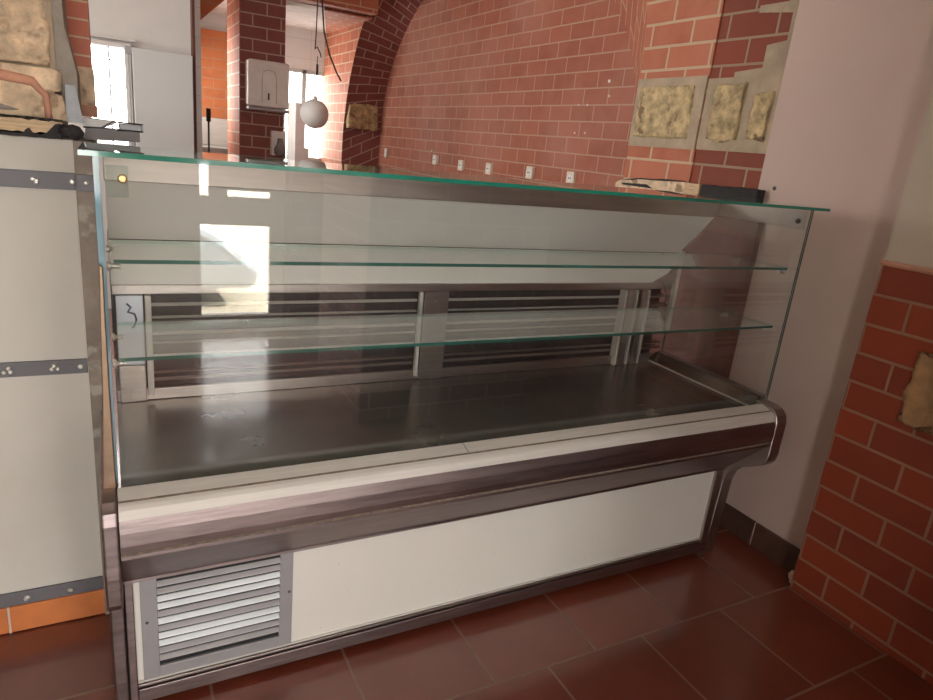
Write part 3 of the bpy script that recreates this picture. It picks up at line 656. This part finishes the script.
# ------------------------------------------------------------------ things in the back room
def socket(y, z, label, x=XB, sc=1.0):
    t = thing('wall_socket', label, 'wall socket', (x, y, z), 'sockets in a row on the brick wall')
    h, w = .042*sc, .040*sc
    bm = bmesh.new(); box(bm, x-.028, x, y-w, y+w, z-h, z+h); obj('socket_box', bm, 'beige_plastic', t, .004)
    bm = bmesh.new(); lathe(bm, (x-.028, y, z), (-1, 0, 0), [(.024, 0), (.024, .003), (.019, .003), (.018, .001)], 18); obj('socket_ring', bm, 'white_plastic', t)
    bm = bmesh.new()
    for d in (-.009, .009): lathe(bm, (x-.030, y+d, z), (-1, 0, 0), [(.005, 0), (.005, .002)], 8)
    obj('pin_hole', bm, 'plug', t)
for y, z, lb in ((5.66, 1.294, 'leftmost of the five beige sockets above the glass'), (5.14, 1.280, 'second beige socket from the left above the glass'),
                 (4.66, 1.286, 'middle one of the five beige sockets above the glass'), (4.07, 1.302, 'fourth beige socket from the left above the glass'),
                 (3.58, 1.304, 'largest and rightmost of the five beige sockets')):
    socket(y, z, lb)
t = thing('light_switch', 'slim beige switch on the wall next to the arch jamb', 'switch', (XB, 6.92, 1.289))
bm = bmesh.new(); box(bm, XB-.02, XB, 6.89, 6.95, 1.245, 1.335); obj('switch_box', bm, 'beige_plastic', t, .004)
bm = bmesh.new(); box(bm, XB-.024, XB-.02, 6.905, 6.935, 1.26, 1.32); obj('rocker', bm, 'white_plastic', t)
for y, z, r, lb in ((3.36, 1.884, .011, 'white plug high on the brick wall, close to the pier'), (3.34, 1.80, .007, 'small white plug under the highest one near the pier'),
                 (3.63, 1.752, .006, 'small white plug level with the pier stone, left one of the row'), (3.54, 1.752, .006, 'small white plug level with the pier stone, right of its twin'),
                 (3.63, 1.583, .006, 'low left screw plug above the rightmost socket'), (3.525, 1.586, .006, 'low right screw plug above the rightmost socket'),
                 (5.78, 1.366, .012, 'white plug above the leftmost socket')):
    bm = bmesh.new(); lathe(bm, (XB, y, z), (-1, 0, 0), [(r, 0), (r*.8, .006)], 10); tag(obj('screw_plug', bm, 'white_plastic'), lb, 'wall plug', 'white plugs in the brick wall')

# towel dispenser on the pillar
t = thing('paper_towel_dispenser', 'white paper towel dispenser on the dark brick pillar', 'dispenser', (1.26, 6.3, 1.57))
bm = bmesh.new(); box(bm, 1.088, 1.43, 6.13, 6.30, 1.585, 1.955); obj('casing', bm, 'white_plastic', t, .018, 3)
bm = bmesh.new(); box(bm, 1.09, 1.43, 6.14, 6.30, 1.555, 1.582); obj('base', bm, 'grey_paint', t, .004)
bm = bmesh.new(); box(bm, 1.248, 1.262, 6.124, 6.13, 1.645, 1.70); obj('level_window', bm, 'plug', t, .002)
bm = bmesh.new(); tube(bm, [(1.20, 6.128, 1.62), (1.20, 6.128, 1.83), (1.215, 6.128, 1.87), (1.26, 6.128, 1.885), (1.305, 6.128, 1.87), (1.32, 6.128, 1.83), (1.32, 6.128, 1.62)], .002, 6); obj('raised_line', bm, 'grey_paint', t)
t = thing('soap_dispenser', 'soap dispenser below the towel dispenser on the pillar', 'dispenser', (1.36, 6.3, 1.2))
bm = bmesh.new(); box(bm, 1.305, 1.43, 6.22, 6.30, 1.19, 1.40); obj('back_plate', bm, 'white_plastic', t, .01)
bm = bmesh.new(); lathe(bm, (1.372, 6.19, 1.19), (0, 0, 1), [(.03, 0), (.05, .02), (.052, .06), (.03, .10), (.022, .15)], 16); obj('bottle', bm, 'smoke_plastic', t)

# globe lamp
t = thing('pendant_lamp', 'round pale globe lamp hanging on wires before the bright window', 'lamp', (1.402, 5.2, 3.3))
bm = bmesh.new()
lathe(bm, (1.402, 5.2, 1.553), (0, 0, 1), [(.105*math.sin(math.pi*k/16), -.105*math.cos(math.pi*k/16)) for k in range(17)], 28); obj('globe', bm, 'lampg', t)
bm = bmesh.new(); tube(bm, [(1.402, 5.2, 1.655), (1.405, 5.2, 1.80), (1.412, 5.2, 1.955)], .003, 6); tube(bm, [(1.412, 5.2, 1.83), (1.412, 5.2, 1.90)], .009, 8); tube(bm, [(1.402, 5.2, 3.3), (1.400, 5.2, 2.3), (1.396, 5.2, 2.1), (1.392, 5.2, 2.0), (1.405, 5.2, 2.02), (1.43, 5.2, 1.98), (1.44, 5.2, 1.95)], .0045, 6); obj('cord', bm, 'rubber', t)
bm = bmesh.new(); lathe(bm, (1.402, 5.2, 1.653), (0, 0, 1), [(.02, 0), (.018, .02), (.006, .03)], 12); obj('cap', bm, 'zinc', t)
bm = bmesh.new(); tube(bm, [(1.43, 5.2, 3.299), (1.425, 5.2, 2.7), (1.43, 5.2, 2.35), (1.455, 5.2, 2.12), (1.50, 5.2, 1.98), (1.56, 5.2, 1.86), (1.595, 5.2, 1.81)], .006, 6)
tag(obj('hanging_cable', bm, 'rubber'), 'loose dark cable dangling beside the globe lamp', 'cable')
# far bay items
bm = bmesh.new(); box(bm, 1.83, 1.94, 7.55, 7.93, 0, 1.71); box(bm, 1.94, 1.99, 7.55, 7.93, 0, 1.25)
tag(obj('white_cabinet', bm, 'white_plastic', None, .006), 'narrow white cabinet in front of the far window', 'cabinet')
t = thing('steel_sink_unit', 'stainless steel unit below the orange bricks', 'sink unit', (1.05, 7.7, 0))
bm = bmesh.new(); box(bm, .80, 1.25, 7.2, 7.9, 0, 1.18); obj('cabinet', bm, 'unit_grey', t, .005)
bm = bmesh.new(); box(bm, .80, 1.25, 7.86, 7.93, 1.181, 1.46); obj('splashback', bm, 'steel_lt', t, .005)
bm = bmesh.new(); tube(bm, [(.83, 6.6, 0), (.83, 6.6, 1.42)], .008, 8); tube(bm, [(.83, 6.6, 1.42), (.83, 6.6, 1.53)], .02, 10)
tag(obj('broom', bm, 'char'), 'thin dark pole standing before the steel unit', 'pole')
t = thing('grey_door_leaf', 'large plain grey door leaf left of the brick niche', 'door', (.38, 5.4, 0))
bm = bmesh.new(); box(bm, .195, .575, 5.36, 5.40, 0, 1.845); obj('leaf', bm, 'door_grey', t, .004)
bm = bmesh.new(); box(bm, .15, .195, 5.37, 5.40, 1.80, 1.85); obj('top_hinge', bm, 'grey_paint', t, .003)
bm = bmesh.new(); box(bm, .168, .178, 5.375, 5.385, 0, 1.80); obj('pull_bar', bm, 'grey_paint', t)
bm = bmesh.new(); box(bm, .580, .598, 5.40, 5.5, 0, 2.95); struct('trim_1', bm, 'wood', 'dark edge of the partition by the niche')

# ------------------------------------------------------------------ lights
def portal(name, loc, rot, sx, sy):
    """guides the sampling of the sky through an opening; it gives no light of its own"""
    l = bpy.data.lights.new(name, 'AREA'); l.shape = 'RECTANGLE'; l.size = sx; l.size_y = sy; l.energy = 1
    l.cycles.is_portal = True
    o = bpy.data.objects.new(name, l); COL.objects.link(o); o.location = loc; o.rotation_euler = rot; return o
R = math.radians
portal('portal_street_window', (-.47, -2.16, 1.275), (R(90), 0, 0), .98, 2.37)
portal('portal_door', (.92, -2.16, 1.25), (R(90), 0, 0), .96, 2.45)
portal('portal_far_window', (2.05, 8.16, 1.6), (R(-90), 0, 0), .5, .95)
portal('portal_barred_window', (.05, 5.63, 1.52), (R(-90), 0, 0), .26, .66)
portal('portal_added_side_opening', (-2.71, 4.0, 1.8), (0, R(-90), 0), 1.6, 2.0)  # for the unseen opening added to light the back room
portal('portal_added_bay_opening', (.59, 7.35, 1.775), (0, R(-90), 0), .65, .9)  # for the unseen opening added to brighten the far bay
sun = bpy.data.lights.new('sun', 'SUN'); sun.energy = 34; sun.angle = .01; sun.color = (1, .95, .85)
so = bpy.data.objects.new('sun', sun); COL.objects.link(so); so.rotation_euler = (R(-8), R(50), 0)
w = bpy.data.worlds.new('World'); scene.world = w; w.use_nodes = True
bg = w.node_tree.nodes['Background']; bg.inputs[0].default_value = (1, .97, .925, 1); bg.inputs[1].default_value = 11.0

# ------------------------------------------------------------------ camera
yaw, pitch, roll = R(29.26528848), R(16.88197138), R(-5.96039956)
fwd = V((math.sin(yaw)*math.cos(pitch), math.cos(yaw)*math.cos(pitch), -math.sin(pitch)))
right = V((math.cos(yaw), -math.sin(yaw), 0)); down = fwd.cross(right)
r2 = right*math.cos(roll)+down*math.sin(roll); d2 = -right*math.sin(roll)+down*math.cos(roll)
cam = bpy.data.cameras.new('Camera'); cam.sensor_width = 36; cam.lens = 660.4796/933*36; cam.clip_start = .05
co = bpy.data.objects.new('Camera', cam); COL.objects.link(co)
mw = Matrix((( r2.x, -d2.x, -fwd.x, 0), (r2.y, -d2.y, -fwd.y, 0), (r2.z, -d2.z, -fwd.z, 1.42), (0, 0, 0, 1)))
co.matrix_world = mw
scene.camera = co
scene.view_settings.view_transform = 'Standard'; scene.view_settings.look = 'None'
scene.view_settings.exposure = .25; scene.view_settings.gamma = 1; scene.view_settings.use_curve_mapping = False
scene.cycles.transparent_max_bounces = 24 if hasattr(scene, 'cycles') else 8
